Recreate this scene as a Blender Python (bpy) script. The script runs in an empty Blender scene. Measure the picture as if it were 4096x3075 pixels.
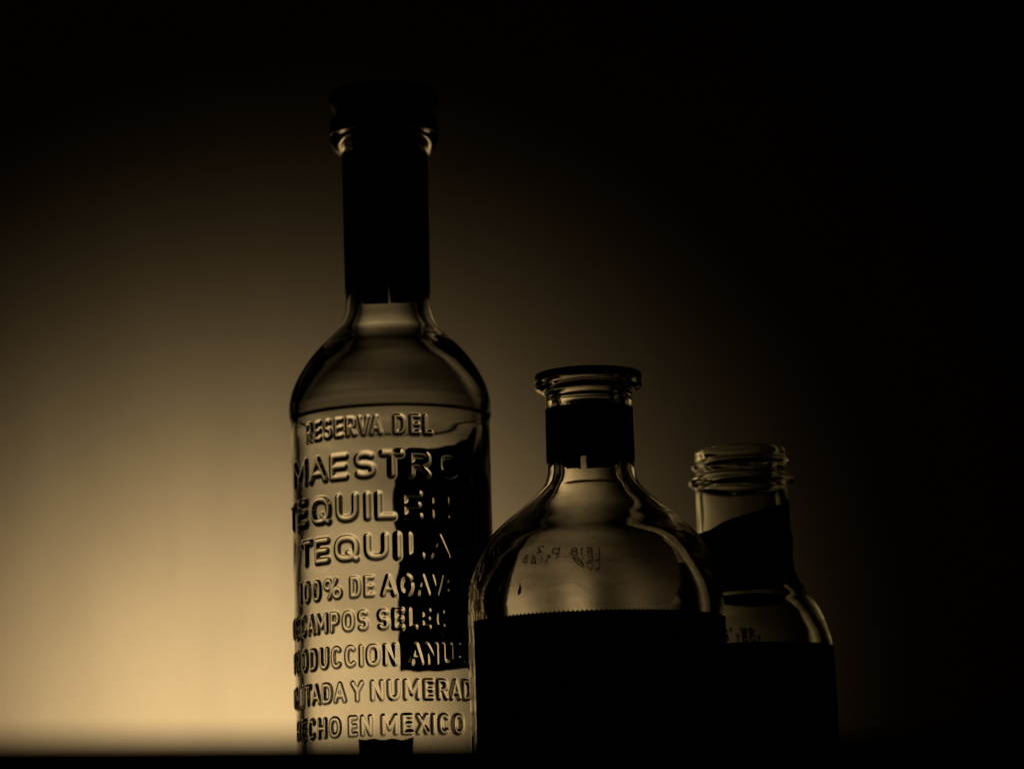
import bpy, math
import numpy as np

# ------------------------------------------------------------------ camera, world, light, exposure
S = bpy.context.scene
COL = S.collection
PI = math.pi
R = math.radians

cam = bpy.data.cameras.new('camera')
cam.sensor_width = 36.0
cam.lens = 105.8
cam.clip_start = 0.02
cam.clip_end = 50.0
cam.dof.use_dof = True
cam.dof.focus_distance = 1.035
cam.dof.aperture_fstop = 11.0
camo = bpy.data.objects.new('camera', cam)
COL.objects.link(camo)
camo.location = (0, 0, -0.026)
camo.rotation_mode = 'XYZ'
from mathutils import Matrix
camo.matrix_world = (Matrix.Translation((0, 0, -0.026)) @ Matrix.Rotation(R(100), 4, 'X')
                     @ Matrix.Rotation(-0.0288, 4, 'Z'))
S.camera = camo

w = bpy.data.worlds.new('World')
S.world = w
w.use_nodes = True
w.node_tree.nodes['Background'].inputs[0].default_value = (0, 0, 0, 1)
w.node_tree.nodes['Background'].inputs[1].default_value = 0.0

WALL_Y = 1.55
# the one lamp of the photograph: a small warm spot standing low behind the bottles, throwing its pool on the wall
sp = bpy.data.lights.new('wall_spot', 'SPOT')
sp.energy = 1.25
sp.color = (1.0, 0.678, 0.306)
sp.spot_size = 2 * 1.085
sp.spot_blend = 0.87
sp.shadow_soft_size = 0.006
spo = bpy.data.objects.new('wall_spot', sp)
COL.objects.link(spo)
spo.location = (-0.150, WALL_Y - 0.171, 0.050)
from mathutils import Vector
spo.rotation_euler = Vector((math.tan(0.0447), 1.0, math.tan(0.0766))).to_track_quat('-Z', 'Y').to_euler()

S.view_settings.view_transform = 'Standard'
S.view_settings.look = 'None'
S.view_settings.exposure = 0.0
S.view_settings.gamma = 1.0
cy = S.cycles
cy.max_bounces = 28
cy.transmission_bounces = 26
cy.glossy_bounces = 10
cy.diffuse_bounces = 3
cy.caustics_reflective = False
cy.caustics_refractive = True
cy.use_denoising = True
cy.sample_clamp_indirect = 4.0


# ------------------------------------------------------------------ materials
def mat(name):
    m = bpy.data.materials.new(name)
    m.use_nodes = True
    nt = m.node_tree
    for n in list(nt.nodes):
        nt.nodes.remove(n)
    out = nt.nodes.new('ShaderNodeOutputMaterial')
    return m, nt, out


def noise(nt, scale, detail=4.0, rough=0.55, vec=None, stretch=None):
    tc = nt.nodes.new('ShaderNodeTexCoord')
    v = tc.outputs['Object']
    if stretch:
        mp = nt.nodes.new('ShaderNodeMapping')
        mp.inputs['Scale'].default_value = stretch
        nt.links.new(v, mp.inputs['Vector'])
        v = mp.outputs['Vector']
    n = nt.nodes.new('ShaderNodeTexNoise')
    n.inputs['Scale'].default_value = scale
    n.inputs['Detail'].default_value = detail
    n.inputs['Roughness'].default_value = rough
    nt.links.new(v, n.inputs['Vector'])
    return n.outputs['Fac']


def ramp(nt, fac, c0, c1, p0=0.0, p1=1.0):
    r = nt.nodes.new('ShaderNodeValToRGB')
    r.color_ramp.elements[0].position = p0
    r.color_ramp.elements[1].position = p1
    r.color_ramp.elements[0].color = (*c0, 1)
    r.color_ramp.elements[1].color = (*c1, 1)
    nt.links.new(fac, r.inputs['Fac'])
    return r.outputs['Color']


def bump(nt, fac, strength, dist):
    b = nt.nodes.new('ShaderNodeBump')
    b.inputs['Strength'].default_value = strength
    b.inputs['Distance'].default_value = dist
    nt.links.new(fac, b.inputs['Height'])
    return b.outputs['Normal']


def paint_mat(name, c0, c1, scale, rough, bs, bd, spec=0.3, stretch=None, p0=0.3, p1=0.7):
    m, nt, out = mat(name)
    p = nt.nodes.new('ShaderNodeBsdfPrincipled')
    f = noise(nt, scale, stretch=stretch)
    nt.links.new(ramp(nt, f, c0, c1, p0, p1), p.inputs['Base Color'])
    p.inputs['Roughness'].default_value = rough
    p.inputs['Specular IOR Level'].default_value = spec
    if bs:
        nt.links.new(bump(nt, f, bs, bd), p.inputs['Normal'])
    nt.links.new(p.outputs[0], out.inputs['Surface'])
    return m


def glass_mat(name, tint, scuff_scale, scuff, grime, stretch=(1, 1, 1)):
    """clear glass; fine scuffs tilt the surface a little, thin grime dulls it here and there"""
    m, nt, out = mat(name)
    g = nt.nodes.new('ShaderNodeBsdfGlass')
    g.inputs['Color'].default_value = (*tint, 1)
    g.inputs['Roughness'].default_value = 0.0
    g.inputs['IOR'].default_value = 1.51
    f = noise(nt, scuff_scale, 5.0, 0.62, stretch=stretch)
    nt.links.new(bump(nt, f, scuff, 0.0004), g.inputs['Normal'])
    d = nt.nodes.new('ShaderNodeBsdfDiffuse')
    d.inputs['Color'].default_value = (0.09, 0.075, 0.05, 1)
    mx = nt.nodes.new('ShaderNodeMixShader')
    gf = noise(nt, 130.0, 8.0, 0.72, stretch=(1, 1, 1.8))
    mask = ramp(nt, gf, (0, 0, 0), (grime, grime, grime), 0.56, 0.74)
    nt.links.new(mask, mx.inputs[0])
    nt.links.new(g.outputs[0], mx.inputs[1])
    nt.links.new(d.outputs[0], mx.inputs[2])
    nt.links.new(mx.outputs[0], out.inputs['Surface'])
    return m


def wall_mat():
    m, nt, out = mat('wall_plaster')
    p = nt.nodes.new('ShaderNodeBsdfPrincipled')
    f = noise(nt, 34.0, 4.0, 0.6, stretch=(1, 1, 0.28))
    g = noise(nt, 700.0, 3.0, 0.7)
    mx = nt.nodes.new('ShaderNodeMix')
    mx.data_type = 'RGBA'
    mx.blend_type = 'MULTIPLY'
    mx.inputs[0].default_value = 1.0
    nt.links.new(ramp(nt, f, (0.77, 0.77, 0.765), (0.82, 0.82, 0.815), 0.38, 0.62), mx.inputs[6])
    nt.links.new(ramp(nt, g, (0.90, 0.90, 0.90), (1, 1, 1), 0.38, 0.62), mx.inputs[7])
    nt.links.new(mx.outputs[2], p.inputs['Base Color'])
    p.inputs['Roughness'].default_value = 0.9
    p.inputs['Specular IOR Level'].default_value = 0.15
    nt.links.new(bump(nt, f, 0.10, 0.004), p.inputs['Normal'])
    nt.links.new(p.outputs[0], out.inputs['Surface'])
    return m


M_WALL = wall_mat()
M_TABLE = paint_mat('table_wood', (0.13, 0.085, 0.05), (0.22, 0.15, 0.09), 22.0, 0.75, 0.15, 0.001, 0.12,
                    stretch=(0.15, 2, 2))
M_PAPER = paint_mat('black_label_paper', (0.010, 0.009, 0.008), (0.020, 0.018, 0.016), 260.0, 0.85, 0.25, 0.0004, 0.12)
M_STRIP = paint_mat('grey_strip_paper', (0.035, 0.030, 0.024), (0.055, 0.047, 0.038), 260.0, 0.85, 0.2, 0.0004, 0.12)
M_FOIL = paint_mat('neck_wrap_paper', (0.010, 0.008, 0.006), (0.022, 0.018, 0.014), 160.0, 0.8, 0.4, 0.0006, 0.15)
M_STOP = paint_mat('black_stopper_plastic', (0.010, 0.010, 0.010), (0.018, 0.017, 0.016), 90.0, 0.32, 0.05, 0.0003, 0.45)
M_INK = paint_mat('printed_ink', (0.012, 0.010, 0.008), (0.03, 0.025, 0.018), 300.0, 0.8, 0, 0)
def stain_mat():
    m, nt, out = mat('rust_stain')
    a = nt.nodes.new('ShaderNodeBsdfTranslucent')
    b = nt.nodes.new('ShaderNodeBsdfDiffuse')
    f = noise(nt, 900.0)
    nt.links.new(ramp(nt, f, (0.10, 0.03, 0.006), (0.45, 0.17, 0.05), 0.35, 0.65), a.inputs['Color'])
    b.inputs['Color'].default_value = (0.10, 0.04, 0.015, 1)
    x = nt.nodes.new('ShaderNodeMixShader')
    x.inputs[0].default_value = 0.3
    nt.links.new(a.outputs[0], x.inputs[1])
    nt.links.new(b.outputs[0], x.inputs[2])
    nt.links.new(x.outputs[0], out.inputs['Surface'])
    return m


M_RUST = stain_mat()
M_GL1 = glass_mat('clear_glass', (0.985, 0.985, 0.975), 60.0, 0.05, 0.10)
M_GL2 = glass_mat('clear_scuffed_glass', (0.962, 0.957, 0.935), 75.0, 0.06, 0.34, stretch=(0.8, 0.8, 3.0))
M_GL3 = glass_mat('clear_greenish_glass', (0.975, 0.98, 0.94), 60.0, 0.06, 0.12)


# ------------------------------------------------------------------ helpers
def mesh_obj(name, V, F, material, parent=None, smooth=True):
    me = bpy.data.meshes.new(name)
    V = np.asarray(V, dtype=np.float32)
    F = np.asarray(F, dtype=np.int32)
    k = F.shape[1]
    me.vertices.add(len(V))
    me.vertices.foreach_set('co', V.ravel())
    me.loops.add(F.size)
    me.loops.foreach_set('vertex_index', F.ravel())
    me.polygons.add(len(F))
    me.polygons.foreach_set('loop_start', np.arange(0, F.size, k, dtype=np.int32))
    me.polygons.foreach_set('use_smooth', np.full(len(F), smooth))
    me.update(calc_edges=True)
    me.validate()
    me.materials.append(material)
    o = bpy.data.objects.new(name, me)
    COL.objects.link(o)
    if parent:
        o.parent = parent
    return o


def thing(name, loc, label, cat, group=None):
    o = bpy.data.objects.new(name, None)
    o.empty_display_size = 0.02
    COL.objects.link(o)
    o.location = loc
    o['label'] = label
    o['category'] = cat
    if group:
        o['group'] = group
    return o


def catmull(pts, n=8):
    """smooth curve through the points; an n of 0 keeps them as they are"""
    P = np.asarray(pts, float)
    if len(P) < 3:
        return P
    Q = np.vstack([2 * P[0] - P[1], P, 2 * P[-1] - P[-2]])
    out = []
    for i in range(1, len(Q) - 2):
        p0, p1, p2, p3 = Q[i - 1:i + 3]
        t0 = 0.0
        t1 = t0 + max(np.linalg.norm(p1 - p0), 1e-7) ** 0.5
        t2 = t1 + max(np.linalg.norm(p2 - p1), 1e-7) ** 0.5
        t3 = t2 + max(np.linalg.norm(p3 - p2), 1e-7) ** 0.5
        for t in np.linspace(t1, t2, n, endpoint=False):
            a1 = (t1 - t) / (t1 - t0) * p0 + (t - t0) / (t1 - t0) * p1
            a2 = (t2 - t) / (t2 - t1) * p1 + (t - t1) / (t2 - t1) * p2
            a3 = (t3 - t) / (t3 - t2) * p2 + (t - t2) / (t3 - t2) * p3
            b1 = (t2 - t) / (t2 - t0) * a1 + (t - t0) / (t2 - t0) * a2
            b2 = (t3 - t) / (t3 - t1) * a2 + (t - t1) / (t3 - t1) * a3
            out.append((t2 - t) / (t2 - t1) * b1 + (t - t1) / (t2 - t1) * b2)
    out.append(P[-1])
    return np.array(out)


def profile(parts):
    """parts: list of (points, n) pieces joined at corners; returns an (N,2) array of r, z"""
    out = []
    for pts, n in parts:
        c = catmull(pts, n) if n else np.asarray(pts, float)
        if out and np.allclose(out[-1][-1], c[0], atol=1e-7):
            c = c[1:]
        out.append(c)
    return np.vstack(out)


def offset_in(pts, zs, ts):
    P = catmull(pts, 6)
    d = np.gradient(P, axis=0)
    nrm = np.stack([d[:, 1], -d[:, 0]], -1)
    nrm /= np.linalg.norm(nrm, axis=1)[:, None]
    t = np.interp(P[:, 1], zs, ts)
    k = np.hanning(31)
    t = np.convolve(np.pad(t, 15, mode='edge'), k / k.sum(), mode='valid')
    return P - nrm * t[:, None]


class Wave:
    """slow unevenness of blown glass: a few sines round and up the bottle"""
    def __init__(self, seed, amp, n=14, kmax=7, wl=(0.012, 0.06)):
        g = np.random.default_rng(seed)
        self.k = g.integers(1, kmax + 1, n)
        self.q = 2 * PI / g.uniform(wl[0], wl[1], n) * g.choice([-1, 1], n)
        self.p = g.uniform(0, 2 * PI, n)
        self.a = amp * g.uniform(0.4, 1.0, n) / math.sqrt(n)

    def __call__(self, th, z):
        s = 0
        for k, q, p, a in zip(self.k, self.q, self.p, self.a):
            s = s + a * np.sin(k * th + q * z + p)
        return s


def lathe_grid(prof, th, disp=None):
    """full turn; th ascending, not repeating the first angle. Returns V (nz,nt,3)"""
    r = np.repeat(prof[:, :1], len(th), 1)
    z = np.repeat(prof[:, 1:2], len(th), 1)
    T = np.repeat(th[None, :], len(prof), 0)
    if disp is not None:
        r, z = disp(T, r, z)
    return np.stack([r * np.sin(T), -r * np.cos(T), z], -1)


def grid_faces(nz, nt, closed=True):
    i, j = np.meshgrid(np.arange(nz - 1), np.arange(nt if closed else nt - 1), indexing='ij')
    j2 = (j + 1) % nt
    return np.stack([i * nt + j, i * nt + j2, (i + 1) * nt + j2, (i + 1) * nt + j], -1).reshape(-1, 4)


def lathe(name, prof, material, parent, nt=160, disp=None):
    th = np.linspace(-PI, PI, nt, endpoint=False)
    V = lathe_grid(prof, th, disp)
    return mesh_obj(name, V.reshape(-1, 3), grid_faces(len(prof), nt), material, parent)


def sheet(name, material, parent, rad, th0, th1, zb, zt, nu, nv=10, thick=0.00022, sink=0.00010, seam=None, wob=None):
    """paper glued round the glass: closed thin shell, from angle th0 to th1, zb(th) to zt(th); rad(z) is the glass
    radius. seam(v) may move the two ends (v = 0 at the bottom)."""
    u = np.linspace(0, 1, nu)
    v = np.linspace(0, 1, nv)
    U, Vv = np.meshgrid(u, v)
    T = th0 + U * (th1 - th0)
    B, Tp = zb(T), zt(T)
    Z = B + Vv * (Tp - B)
    if seam is not None:
        d0, d1 = seam(Vv)
        T = (th0 + d0) + U * ((th1 + d1) - (th0 + d0))
    base = rad(Z)
    extra = 0 if wob is None else wob(T, Z)
    ro, ri = base + thick + extra, base - sink
    def pt(r):
        return np.stack([r * np.sin(T), -r * np.cos(T), Z], -1).reshape(-1, 3)
    V = np.vstack([pt(ro), pt(ri)])
    N = nu * nv
    F = grid_faces(nv, nu, False)
    F2 = F[:, ::-1] + N
    rim = np.concatenate([np.arange(nu), nu * np.arange(1, nv) + nu - 1,
                          N - 1 - np.arange(1, nu), nu * np.arange(nv - 2, 0, -1)])
    rim2 = np.roll(rim, -1)
    F3 = np.stack([rim2, rim, rim + N, rim2 + N], -1)
    return mesh_obj(name, V, np.vstack([F, F2, F3]), material, parent, smooth=False)


def teeth(th, pitch, amp):
    p = (th / pitch) % 1.0
    return amp * (np.abs(2 * p - 1) * 2 - 1)


# ------------------------------------------------------------------ stroke lettering (raised mould letters, ink-jet codes)
def sup(a0, a1, n=18, cx=.5, cy=.5, rx=.5, ry=.5, e=2.5):
    t = np.radians(np.linspace(a0, a1, n))
    c, s = np.cos(t), np.sin(t)
    return [(cx + rx * np.sign(a) * abs(a) ** (2 / e), cy + ry * np.sign(b) * abs(b) ** (2 / e)) for a, b in zip(c, s)]


def bowl(y0, y1, x0=.5):
    return sup(90, -90, 12, x0, (y0 + y1) / 2, 1 - x0, (y1 - y0) / 2)


GLYPH = {
    'A': (1.10, [[(0, 0), (.5, 1), (1, 0)], [(.17, .3), (.83, .3)]]),
    'C': (1.00, [sup(48, 312)]),
    'D': (1.00, [[(.45, 0), (0, 0), (0, 1), (.45, 1)] + bowl(0, 1, .45)]),
    'E': (.86, [[(1, 1), (0, 1), (0, 0), (1, 0)], [(0, .5), (.9, .5)]]),
    'G': (1.05, [sup(48, 338), [(.99, .30), (1, .48), (.58, .48)]]),
    'H': (1.00, [[(0, 0), (0, 1)], [(1, 0), (1, 1)], [(0, .5), (1, .5)]]),
    'I': (.22, [[(.5, 0), (.5, 1)]]),
    'L': (.80, [[(0, 1), (0, 0), (1, 0)]]),
    'M': (1.30, [[(0, 0), (0, 1), (.5, .28), (1, 1), (1, 0)]]),
    'N': (1.05, [[(0, 0), (0, 1), (1, 0), (1, 1)]]),
    'O': (1.12, [sup(0, 360, 28)]),
    'P': (.90, [[(0, 0), (0, 1), (.5, 1)] + bowl(.44, 1) + [(.5, .44), (0, .44)]]),
    'Q': (1.15, [sup(0, 360, 28), [(.62, .26), (1.0, -.04)]]),
    'R': (.95, [[(0, 0), (0, 1), (.5, 1)] + bowl(.46, 1) + [(.5, .46), (0, .46)], [(.48, .46), (1, 0)]]),
    'S': (.90, [sup(40, 270, 14, .5, .75, .47, .25, 2.3) + sup(90, -140, 14, .5, .25, .5, .25, 2.3)]),
    'T': (.95, [[(0, 1), (1, 1)], [(.5, 0), (.5, 1)]]),
    'U': (1.00, [[(0, 1)] + sup(180, 360, 14, .5, .42, .5, .42) + [(1, 1)]]),
    'V': (1.05, [[(0, 1), (.5, 0), (1, 1)]]),
    'X': (1.00, [[(0, 0), (1, 1)], [(0, 1), (1, 0)]]),
    'Y': (1.00, [[(0, 1), (.5, .48), (1, 1)], [(.5, .48), (.5, 0)]]),
    '0': (.85, [sup(0, 360, 28)]),
    '1': (.40, [[(.7, 0), (.7, 1), (.15, .78)]]),
    '%': (1.55, [sup(0, 360, 16, .20, .76, .20, .24, 2.1), sup(0, 360, 16, .80, .24, .20, .24, 2.1),
                 [(.28, 0), (.72, 1)]]),
    '2': (.80, [sup(160, -20, 10, .5, .72, .5, .28) + [(.9, .5), (0, 0), (1, 0)]]),
    '3': (.80, [sup(150, -90, 10, .45, .76, .5, .24) + sup(90, -150, 10, .45, .26, .55, .26)]),
    '4': (.85, [[(.75, 0), (.75, 1), (0, .3), (1, .3)]]),
    '5': (.80, [[(.95, 1), (.1, 1), (.05, .55)] + sup(110, -150, 12, .45, .3, .5, .3)]),
    '6': (.80, [[(.85, 1), (.3, .75), (.03, .32)], sup(0, 360, 16, .5, .3, .48, .3, 2.1)]),
    '7': (.80, [[(0, 1), (1, 1), (.35, 0)]]),
    '8': (.80, [sup(0, 360, 16, .5, .76, .42, .24, 2.1), sup(0, 360, 16, .5, .26, .5, .26, 2.1)]),
    'B': (.85, [[(0, 0), (0, 1), (.45, 1)] + bowl(.53, 1, .45) + [(.45, .53), (0, .53)],
                [(.45, .53)] + bowl(0, .53, .45) + [(.45, 0), (0, 0)]]),
    ':': (.15, [[(.5, .22), (.5, .28)], [(.5, .72), (.5, .78)]]),
    ' ': (.50, []),
}


def set_word(word, x0, x1, z0, z1, hw, gap=.30):
    """polylines of a word filling x0..x1 (along the surface) and z0..z1; hw = half the stroke width"""
    ws = [GLYPH[c][0] for c in word]
    kern = {'A': .13, 'V': .13, 'Y': .13, 'T': .09, 'L': .05}
    ks = [kern.get(c, 0) for c in word]
    unit = (x1 - x0) / (sum(ws) + gap * (len(word) - 1) - sum(a + b for a, b in zip(ks[:-1], ks[1:])))
    lines, x = [], x0
    for i_, (c, wd) in enumerate(zip(word, ws)):
        a, b = x + hw * .85, x + wd * unit - hw * .85
        if b < a:
            a = b = (a + b) / 2
        for pl in GLYPH[c][1]:
            lines.append([(a + px * (b - a), z0 + hw * .85 + py * (z1 - z0 - 1.7 * hw)) for px, py in pl])
        x += (wd + gap - ks[i_] - (ks[i_ + 1] if i_ + 1 < len(ks) else 0)) * unit
    return lines


def stroke_dist(X, Z, lines):
    d = np.full(X.shape, 1.0)
    for pl in lines:
        for (ax, az), (bx, bz) in zip(pl[:-1], pl[1:]):
            dx, dz = bx - ax, bz - az
            L = dx * dx + dz * dz + 1e-14
            t = np.clip(((X - ax) * dx + (Z - az) * dz) / L, 0, 1)
            d = np.minimum(d, np.hypot(X - ax - t * dx, Z - az - t * dz))
    return d


# ------------------------------------------------------------------ setting: wall and table
def box(name, x0, x1, y0, y1, z0, z1, material, bev=0.0):
    import bmesh
    bm = bmesh.new()
    bmesh.ops.create_cube(bm, size=1.0)
    for v in bm.verts:
        v.co = ((x0 + x1) / 2 + v.co.x * (x1 - x0), (y0 + y1) / 2 + v.co.y * (y1 - y0),
                (z0 + z1) / 2 + v.co.z * (z1 - z0))
    if bev:
        bmesh.ops.bevel(bm, geom=bm.edges[:], offset=bev, segments=3, affect='EDGES', profile=0.5)
    me = bpy.data.meshes.new(name)
    bm.to_mesh(me)
    bm.free()
    me.materials.append(material)
    o = bpy.data.objects.new(name, me)
    COL.objects.link(o)
    return o


wall = box('wall', -3.0, 3.0, WALL_Y, WALL_Y + 0.1, -0.8, 2.4, M_WALL)
wall['kind'] = 'structure'
wall['label'] = 'plain plaster wall lit from low at the left'

table = box('table', -0.9, 0.9, 0.4438, WALL_Y - 0.004, -0.035, 0.0, M_TABLE, 0.0012)
for v in table.data.vertices:            # the front edge is not quite square to the camera
    if v.co.y < 0.6:
        v.co.y += 0.46 * v.co.x
table['label'] = 'dark table whose blurred front edge runs along the bottom of the picture'
table['category'] = 'table'

GROUP = 'empty bottles standing on the table'

# ------------------------------------------------------------------ tall bottle with raised lettering
bt = thing('embossed_bottle', (-0.0450, 1.090, 0.0),
           'tall clear bottle with raised lettering, black neck wrap and black stopper', 'bottle', GROUP)
FACE1 = math.atan(0.045 / 1.09)
RB = 0.03642
Z_TOP = 0.1537
out_low = [((0.0, 0.0040), (0.024, 0.0035), (0.030, 0.0008), (0.0328, 0.0)), ((0.0328, 0.0), (0.0350, 0.0010), (0.0362, 0.0035), (RB, 0.0070))]
shoulder = [(0.03698, 0.1553), (0.0371, 0.1578), (0.0370, 0.1602), (0.0361, 0.1643), (0.0344, 0.1686), (0.0320, 0.1729), (0.02915, 0.1771),
            (0.02544, 0.1814), (0.0209, 0.1858), (0.01878, 0.1881), (0.01725, 0.1906), (0.0160, 0.1945), (0.01560, 0.1985),
            (0.01550, 0.2030), (0.01555, 0.2180), (0.01560, 0.2350), (0.01565, 0.2525)]
lip = [(0.01565, 0.2525), (0.0163, 0.2541), (0.0184, 0.2560), (0.0199, 0.2582), (0.0203, 0.2600), (0.0201, 0.2611), (0.0194, 0.2616), (0.0170, 0.26165), (0.0140, 0.2615), (0.0130, 0.2609), (0.0128, 0.2598)]
in_sh = offset_in(shoulder[1:-2], [0.1540, 0.1602, 0.1643, 0.1729, 0.1814, 0.1858, 0.1881, 0.1906, 0.1945, 0.1985, 0.2030, 0.2100],
                  [0.0036, 0.0036, 0.0037, 0.0040, 0.0045, 0.0048, 0.0048, 0.0048, 0.0047, 0.0046, 0.0045, 0.0044])[::-1]
inner = ([(0.0128, 0.2598), (0.0126, 0.2500), (0.0122, 0.2300)] + [tuple(p) for p in in_sh[::3]] +
         [(0.0334, 0.1500), (0.0332, 0.1460), (0.0332, 0.1200), (0.0332, 0.0900), (0.0332, 0.0600), (0.0332, 0.0300),
          (0.0331, 0.0190), (0.0318, 0.0135), (0.0270, 0.0112), (0.0, 0.0125)])

# angles: fine where the lettering stands, coarser behind
th_f = np.arange(R(-100), R(72), 0.00030 / RB)
th_c = np.arange(R(72), R(260), R(2.0))
TH = np.concatenate([th_f, th_c])
zb = np.arange(0.0085, 0.1520, 0.00030)
body = np.stack([np.full_like(zb, RB), zb], -1)
p_low = profile([(out_low[0], 0), (out_low[1], 5)])
p_ring = np.array([(RB, 0.1524), (RB, 0.1532), (RB + 0.00002, 0.15345), (RB + 0.00010, 0.15365), (RB + 0.00030, 0.1539), (RB + 0.00046, 0.1542), (RB + 0.00053, 0.1547)])
p_up = profile([(shoulder, 7), (lip, 6), (inner, 7)])
prof1 = np.vstack([p_low, body, p_ring, p_up])
wo, wi = Wave(3, 0.00005, kmax=5, wl=(0.03, 0.12)), Wave(5, 0.00022, kmax=5, wl=(0.015, 0.07))

# word, from angle, to angle (seen from the camera), bottom z, top z, half stroke
LINES = [
    ('RESERVA DEL', [('RESERVA', -56, -4.6), ('DEL', 1.6, 24.0)], 0.1431, 0.1502, 0.00106),
    ('MAESTRO', [('MAESTRO', -73, 41)], 0.1279, 0.1372, 0.00146),
    ('TEQUILERO', [('TEQUILERO', -83, 52)], 0.1129, 0.1226, 0.00146),
    ('TEQUILA', [('TEQUILA', -64, 33)], 0.0988, 0.1078, 0.00146),
    ('100% DE AGAVE', [('100%', -67, -30), ('DE', -25, -11), ('AGAVE', -7, 36)], 0.0857, 0.0932, 0.00106),
    ('DE CAMPOS SELECTOS', [('DE', -85, -68), ('CAMPOS', -65.5, -14.6), ('SELECTOS', -9.4, 55)], 0.0740, 0.0812, 0.00106),
    ('PRODUCCION ANUAL', [('PRODUCCION', -83, 1.0), ('ANUAL', 7.5, 49)], 0.0614, 0.0690, 0.00106),
    ('LIMITADA Y NUMERADA', [('LIMITADA', -89, -28.5), ('Y', -25.5, -18), ('NUMERADA', -14, 55)], 0.0493, 0.0564, 0.00106),
    ('HECHO EN MEXICO', [('HECHO', -76, -32.5), ('EN', -27.5, -13.5), ('MEXICO', -8.5, 40)], 0.0372, 0.0443, 0.00106),
]
RAISE = 0.00070
n0 = len(p_low)
nb = len(body)
Hfield = np.zeros((len(prof1), len(TH)))
line_rows = []
for text, words, za, zc_, hw in LINES:
    rows = np.where((prof1[n0:n0 + nb, 1] > za - 0.0016) & (prof1[n0:n0 + nb, 1] < zc_ + 0.0016))[0] + n0
    X, Zg = np.meshgrid(TH[:len(th_f)] * RB, prof1[rows, 1])
    d = np.full(X.shape, 1.0)
    for wd, a0, a1 in words:
        x0, x1 = (R(a0) + FACE1) * RB, (R(a1) + FACE1) * RB
        d = np.minimum(d, stroke_dist(X, Zg, set_word(wd, x0, x1, za, zc_, hw * 0.74)))
    f = 1 - (d / hw) ** 2
    h = RAISE * (hw / 0.0012) * np.clip(0.5 * (f + np.sqrt(f * f + 0.05)) - 0.010, 0, None)
    if 0.058 < za < 0.140:      # the mould letters grow shallow towards the parting line
        al = np.degrees(X / RB - FACE1)
        h = h * np.interp(al, [8, 27, 44], [1.0, 0.74, 0.40])
    Hfield[np.ix_(rows, np.arange(len(th_f)))] = h
    line_rows.append((rows[0], rows[-1]))

i_in = n0 + nb + len(p_ring) + len(profile([(shoulder, 7), (lip, 6)]))


def disp1(T, r, z):
    k = np.clip(r / 0.02, 0, 1)
    o = wo(T, z) * k
    inn = wi(T, z) * k
    d = np.where(np.arange(r.shape[0])[:, None] >= i_in, inn, o) + Hfield
    return r + d, z


G1 = lathe_grid(prof1, TH, disp1)
F1 = grid_faces(len(prof1), len(TH))
V1 = G1.reshape(-1, 3)
whole = mesh_obj('glass_body', V1, F1, M_GL1, bt)
buf = np.zeros(len(V1) * 3, np.float32)
whole.data.vertex_normals.foreach_get('vector', buf)
VN = buf.reshape(-1, 3)


def subset(name, mask, parent):
    F = F1[mask]
    used, invs = np.unique(F, return_inverse=True)
    o = mesh_obj(name, V1[used], invs.reshape(F.shape), M_GL1, parent)
    if len(o.data.vertices) == len(used):
        o.data.normals_split_custom_set_from_vertices([tuple(n) for n in VN[used].tolist()])
    return o


Hf = Hfield.ravel()[F1].max(1)
row_of = F1[:, 0] // len(TH)
taken = np.zeros(len(F1), bool)
masks = []
for (text, *_), (ra, rb) in zip(LINES, line_rows):
    m_ = (Hf > 0.03 * RAISE) & (row_of >= ra) & (row_of <= rb)
    masks.append(m_)
    taken |= m_
bpy.data.objects.remove(whole, do_unlink=True)
glass1 = subset('glass_body', ~taken, bt)
for (text, *_), m_ in zip(LINES, masks):
    o = subset('embossed_lettering', m_, glass1)
    o['label'] = 'raised glass lettering reading ' + text

# stopper: flat knob over a waist, shank inside the neck
lathe('stopper', profile([
    ([(0.0, 0.2380), (0.0116, 0.2380), (0.0120, 0.2384)], 0),
    ([(0.0120, 0.2384), (0.0121, 0.2617)], 0),
    ([(0.0121, 0.2617), (0.0196, 0.2617)], 0),
    ([(0.0196, 0.2617), (0.0202, 0.2621), (0.0204, 0.2632), (0.0204, 0.2655), (0.0197, 0.2676), (0.0184, 0.2689), (0.0179, 0.2698),
      (0.0181, 0.2708), (0.0192, 0.2722), (0.0202, 0.2736), (0.0205, 0.2750), (0.0205, 0.2762),
      (0.0203, 0.2770), (0.0197, 0.2777), (0.0182, 0.2779)], 5),
    ([(0.0182, 0.2779), (0.0, 0.2780)], 0)]), M_STOP, bt, 128)


def rad_from(prof_pts):
    P = np.array(sorted([(z, r) for r, z in prof_pts]))
    return lambda z: np.interp(z, P[:, 0], P[:, 1])


rn1 = rad_from(catmull(shoulder, 7))
jit = Wave(11, 0.00022, 10, 40, (0.01, 0.05))
sheet('neck_wrap', M_FOIL, bt, rn1, R(-180), R(180),
      lambda t: 0.2026 + jit(t, 0) - 0.0034 * np.clip(-np.cos(t) * 1.6, 0, 1) - 0.0006 * ((np.cos(t - R(205)) > 0.80) & (t < 0)), lambda t: 0.2536 + 0.3 * jit(t, 1.0), 220, 26, 0.00030,
      seam=lambda v: (R(2.4) * np.clip(1 - v * 7, -0.1, 1) + 0.006 * np.sin(v * 60), R(-2.2) * np.clip(1 - v * 7, -.1, 1)))

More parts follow.
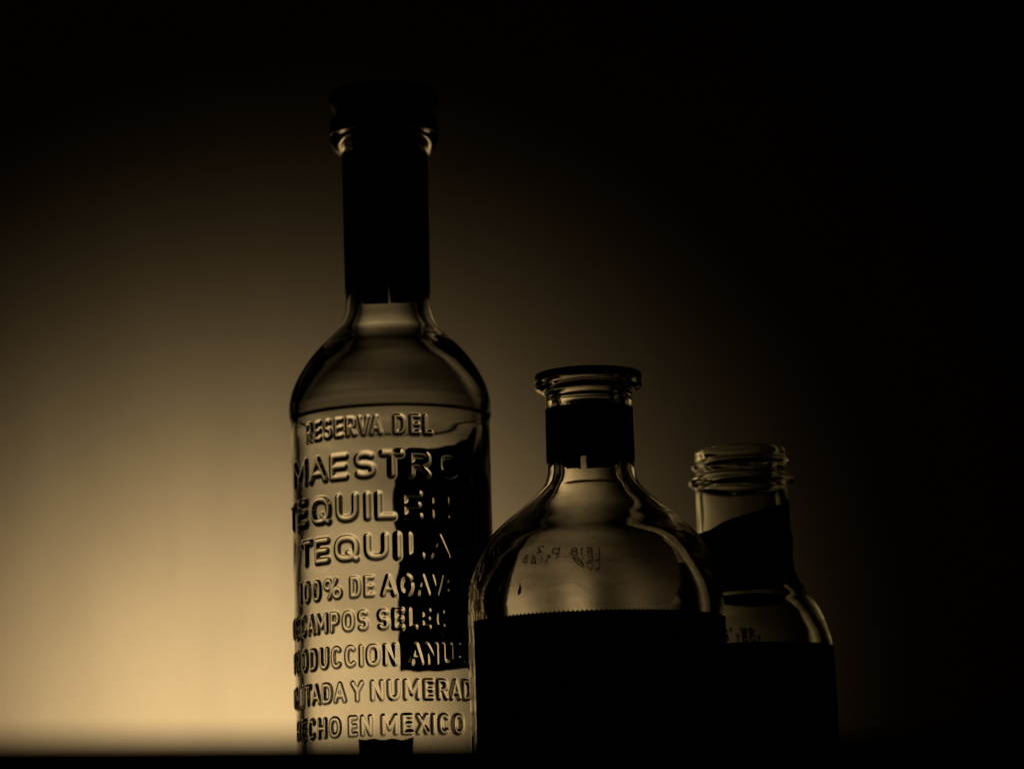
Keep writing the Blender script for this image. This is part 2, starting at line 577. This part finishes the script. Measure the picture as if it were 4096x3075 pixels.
# the front label, seen from behind through the empty bottle
jit2 = Wave(13, 0.00035, 12, 30, (0.01, 0.05))
sheet('paper_label', M_PAPER, bt, lambda z: RB + 0 * z, R(98), R(178) + FACE1,
      lambda t: 0.0646 + jit2(t, 0) * 0.6, lambda t: 0.1517 - 0.0046 * np.clip((t - R(102)) / R(62), 0, 1) + jit2(t, 2), 90, 24,
      seam=lambda v: (0 * v, 0.015 * np.sin(v * 19) + 0.010 * np.sin(v * 47 + 1) + 0.04 * (v - 0.5)))
sheet('strip_label', M_STRIP, bt, lambda z: RB + 0 * z, R(170) + FACE1, R(204.6) + FACE1,
      lambda t: 0.0200 + 0 * t, lambda t: 0.0402 + 2.2 * jit2(t, 4), 60, 12)

# ------------------------------------------------------------------ round-shouldered bottle in the middle
bm_ = thing('squat_bottle', (0.0267, 1.040, 0.0),
            'wide round-shouldered bottle with saw-toothed black labels and a black ring on its lip', 'bottle', GROUP)
o_low = [(0.0, 0.0030), (0.034, 0.0020), (0.0380, 0.0), (0.0425, 0.0010), (0.0440, 0.0045), (0.0444, 0.0100), (0.0444, 0.0300),
         (0.0444, 0.0500), (0.04445, 0.0680), (0.0445, 0.0745), (0.04445, 0.0798), (0.0440, 0.0850), (0.0429, 0.0897), (0.0411, 0.0944),
         (0.03865, 0.0991), (0.0353, 0.1039), (0.0304, 0.1087), (0.0240, 0.1139), (0.0198, 0.1177), (0.0170, 0.1207), (0.01565, 0.1238),
         (0.01525, 0.1270), (0.01520, 0.1320), (0.01510, 0.1420), (0.01505, 0.1512)]
o_lip = [(0.01505, 0.1512), (0.0152, 0.1523), (0.0158, 0.1533), (0.0171, 0.1541), (0.0183, 0.1549), (0.0187, 0.1555), (0.0187, 0.1571), (0.0184, 0.1575)]
o_mouth = [(0.0184, 0.1575), (0.0150, 0.1576), (0.0140, 0.1574), (0.0136, 0.1568)]
in2 = offset_in(o_low[8:24], [0.0745, 0.0850, 0.0897, 0.0991, 0.1087, 0.1139, 0.1177, 0.1207, 0.1238, 0.1270, 0.1320],
                [0.0045, 0.0046, 0.0048, 0.0052, 0.0057, 0.0060, 0.0058, 0.0055, 0.0050, 0.0047, 0.0046])[::-1]
o_in = ([(0.0136, 0.1568), (0.0130, 0.1554), (0.0113, 0.1541), (0.0105, 0.1528), (0.0109, 0.1511), (0.0106, 0.1494), (0.0106, 0.1460)] + [tuple(p) for p in in2[::3]] +
        [(0.0400, 0.0600), (0.0400, 0.0400), (0.0400, 0.0220), (0.0390, 0.0160), (0.0340, 0.0120), (0.0, 0.0135)])
p_out2 = profile([(o_low, 8), (o_lip, 6), (o_mouth, 3)])
prof2 = profile([(p_out2, 0), (o_in, 6)])
i2 = len(p_out2)
w2o = Wave(21, 0.00010, 16, 6, (0.015, 0.06))
w2i = Wave(29, 0.00034, 18, 8, (0.05, 0.20))
w2f = Wave(31, 0.000018, 26, 14, (0.004, 0.012))


def disp2(T, r, z):
    k = np.clip((r - 0.006) / 0.03, 0, 1)
    lo = np.clip(r / 0.02, 0, 1)
    # two slow vertical ribs inside the front wall, as blown glass often has
    rib = -0.00060 * np.sin(2 * PI * (T - R(-24.4)) / R(31)) * np.exp(-((T - R(-8)) / R(26)) ** 2) * np.clip((0.091 - z) / 0.014, 0, 1)
    d = np.where(np.arange(r.shape[0])[:, None] >= i2, (w2i(T, z) + rib) * k + w2f(T, z) * lo, w2o(T, z) * k)
    return r + d, z


glass2 = lathe('glass_body', prof2, M_GL2, bm_, 300, disp2)
lathe('rim_ring', profile([([(0.0142, 0.1577), (0.0182, 0.1576)], 0),
                           ([(0.0182, 0.1576), (0.0187, 0.1579), (0.0188, 0.1584), (0.0188, 0.1594), (0.0185, 0.1601), (0.0178, 0.1603)], 4),
                           ([(0.0178, 0.1603), (0.0148, 0.1602), (0.0142, 0.1597), (0.0142, 0.1577)], 0)]), M_STOP, bm_, 128)
rg2 = rad_from(catmull(o_low[5:], 8))
jit3 = Wave(37, 0.00016, 12, 50, (0.01, 0.05))
PN = R(351.0) / 60
NT0 = R(195.5) - 2 * PI
sheet('neck_wrap', M_FOIL, bm_, rg2, NT0, R(186.5),
      lambda t: 0.1292 + jit3(t, 0) - 0.0022 * np.clip(-np.cos(t) * 1.6, 0, 1), lambda t: 0.1476 + teeth(t - NT0, PN, 0.00030), 121, 30, 0.00028,
      seam=lambda v: (0.008 * np.sin(v * 40) - R(4.4) * np.clip((v - 0.30) / 0.06, 0, 1),
                      0.008 * np.sin(v * 33 + 2) + R(4.4) * np.clip((v - 0.30) / 0.06, 0, 1)))
PT = R(2.03)
LT0 = R(-68.6) - 0.0257
sheet('paper_label', M_PAPER, bm_, rg2, LT0, LT0 + PT * 108,
      lambda t: 0.0120 + 0 * t, lambda t: 0.0730 + teeth(t - LT0, PT, 0.00032), 108 * 2 + 1, 10, 0.00028)


def print_code(name, parent, rad, lines, width, material, lift=0.00006):
    """flat ink strokes on the glass: each polyline a thin ribbon following the surface. lines hold (theta, z)."""
    V, F = [], []
    for pl in lines:
        for (a, za), (b, zb_) in zip(pl[:-1], pl[1:]):
            ra = float(rad(za))
            dx, dz = (b - a) * ra, zb_ - za
            L = math.hypot(dx, dz) or 1e-9
            ux, uz = dx / L, dz / L
            nx, nz = -uz * width, ux * width
            ex, ez = ux * width * .8, uz * width * .8
            q = []
            for (t, z, s, e) in ((a, za, 1, -1), (a, za, -1, -1), (b, zb_, -1, 1), (b, zb_, 1, 1)):
                tt, zz = t + (s * nx + e * ex) / ra, z + s * nz + e * ez
                r = float(rad(zz)) + lift
                q.append((r * math.sin(tt), -r * math.cos(tt), zz))
            F.append([len(V) + i for i in range(4)])
            V += q
    return mesh_obj(name, V, F, material, parent, smooth=False)


def code_lines(words, rad_mean):
    out = []
    for wd, t0, t1, z0, z1, slant in words:
        for pl in set_word(wd, t0 * rad_mean, t1 * rad_mean, z0, z1, 0.00012, .45):
            out.append([(x / rad_mean + slant * (z - z0) / rad_mean, z) for x, z in pl])
    return out


# ink-jet date code on the back of the shoulder, read mirrored through the glass
print_code('printed_code', glass2, rg2,
           code_lines([('LE18 B 2', R(176), R(218), 0.1046, 0.1070, 0.15), ('L08:11:48', R(175), R(228), 0.1016, 0.1040, 0.15)], 0.034),
           0.00023, M_INK)


def blob(name, parent, rad, th, z, rx, rz, material, seed, h=0.00015):
    g = np.random.default_rng(seed)
    n, m = 22, 4
    V = []
    ph = g.uniform(0, 2 * PI, 4)
    for j in range(m + 1):
        f = j / m
        for i in range(n):
            a = 2 * PI * i / n
            k = 1 + .25 * math.sin(2 * a + ph[0]) + .2 * math.sin(3 * a + ph[1]) + .12 * math.sin(5 * a + ph[2])
            zz = z + f * rz * k * math.sin(a)
            tt = th + f * rx * k * math.cos(a) / float(rad(z))
            r = float(rad(zz)) + 0.00002 + h * (1 - f * f)
            V.append((r * math.sin(tt), -r * math.cos(tt), zz))
    F = [[j * n + i, j * n + (i + 1) % n, (j + 1) * n + (i + 1) % n, (j + 1) * n + i] for j in range(m) for i in range(n)]
    return mesh_obj(name, V, F, material, parent)


blob('rust_speck', glass2, rg2, R(-36), 0.0812, 0.00075, 0.0016, M_RUST, 4)

# ------------------------------------------------------------------ open screw-neck bottle at the right
br = thing('screw_neck_bottle', (0.0840, 1.108, 0.0),
           'open screw-neck bottle with a torn slanted neck wrap, rightmost and half hidden', 'bottle', GROUP)
q_low = [(0.0, 0.0030), (0.024, 0.0020), (0.0265, 0.0), (0.0298, 0.0012), (0.0312, 0.0045), (0.0315, 0.0100), (0.0315, 0.0300), (0.0315, 0.0480),
         (0.0314, 0.0560), (0.0312, 0.0660), (0.0306, 0.0712), (0.0297, 0.0755), (0.0281, 0.0797), (0.0256, 0.0843), (0.0221, 0.0889),
         (0.0190, 0.0939), (0.01775, 0.0985), (0.0173, 0.1030), (0.0172, 0.1100), (0.0171, 0.1200), (0.0171, 0.1275)]
q_bead = [(0.0171, 0.1275), (0.0177, 0.1281), (0.0191, 0.1289), (0.0196, 0.1302), (0.0191, 0.1315), (0.0176, 0.1322), (0.0168, 0.1328)]
zt_ = np.arange(0.1332, 0.1398, 0.00016)
q_thread = [(0.0168, float(z)) for z in zt_]
q_rim = [(0.0168, 0.1400), (0.01685, 0.1409), (0.0166, 0.1418), (0.0158, 0.1421), (0.0150, 0.1417), (0.0147, 0.1408)]
in3 = offset_in(q_low[8:20], [0.0660, 0.0712, 0.0797, 0.0889, 0.0939, 0.0985, 0.1030, 0.1100],
                [0.0040, 0.0040, 0.0042, 0.0046, 0.0045, 0.0038, 0.0030, 0.0027])[::-1]
q_in = ([(0.0147, 0.1408), (0.0141, 0.1370), (0.0142, 0.1310), (0.0144, 0.1260)] + [tuple(p) for p in in3[2::3]] +
        [(0.0275, 0.0300), (0.0275, 0.0160), (0.0265, 0.0110), (0.0230, 0.0085), (0.0, 0.0095)])
p_o3 = profile([(q_low, 7), (q_bead, 5), (q_thread, 0), (q_rim, 5)])
prof3 = profile([(p_o3, 0), (q_in, 7)])
i3 = len(p_o3)
w3o, w3i = Wave(41, 0.00005, kmax=5, wl=(0.03, 0.1)), Wave(43, 0.00024, kmax=5, wl=(0.015, 0.06))


def disp3(T, r, z):
    k = np.clip(r / 0.02, 0, 1)
    isin = np.arange(r.shape[0])[:, None] >= i3
    d = np.where(isin, w3i(T, z) * k, w3o(T, z) * k)
    # raised screw thread, rising to the right on the near side, one and a half turns
    for turn in (-1, 0, 1):
        tt = (T - R(40)) + 2 * PI * turn
        zc = 0.1370 + 0.0032 * tt / (2 * PI)
        live = np.clip((tt + PI * 1.35) / 0.35, 0, 1) * np.clip((PI * 1.15 - tt) / 0.35, 0, 1)
        b = np.clip(1 - np.abs(z - zc) / 0.00165, 0, 1)
        d = d + np.where(isin, 0, 0.00145 * live * (b * b * (3 - 2 * b)) ** 0.8)
    return r + d, z


glass3 = lathe('glass_body', prof3, M_GL3, br, 260, disp3)
rg3 = rad_from(catmull(q_low[5:], 7))
SL = np.array([(-180, 0.1118), (-110, 0.1105), (-71, 0.1107), (-50, 0.1111), (-40, 0.1120), (-26, 0.1137), (8, 0.1163), (32, 0.1187), (50, 0.1198),
               (75, 0.1226), (95, 0.1236), (130, 0.1205), (155, 0.1150), (180, 0.1118)])
jit5 = Wave(53, 0.00025, 14, 40, (0.01, 0.05))
wr = Wave(59, 0.00022, 16, 9, (0.008, 0.03))
sheet('neck_wrap', M_FOIL, br, rg3, R(-180), R(180),
      lambda t: 0.0898 + 0.25 * jit5(t, 0), lambda t: np.interp(np.degrees(t), SL[:, 0], SL[:, 1]) + 0.5 * jit5(t, 1), 240, 30, 0.00030,
      wob=lambda t, z: np.abs(wr(t, z)) + 0.0007 * np.exp(-((t - R(86)) / 0.5) ** 2 - ((z - 0.1070) / 0.0035) ** 2))
sheet('paper_label', M_PAPER, br, rg3, R(-120), R(120), lambda t: 0.0100 + 0 * t, lambda t: 0.0680 + 0 * t, 120, 12, 0.00028)
print_code('printed_code', glass3, rg3,
           code_lines([('8E 16', R(170), R(198), 0.0770, 0.0796, 0.1), ('1051 82', R(165), R(203), 0.0737, 0.0762, 0.1)], 0.029),
           0.00045, M_INK)
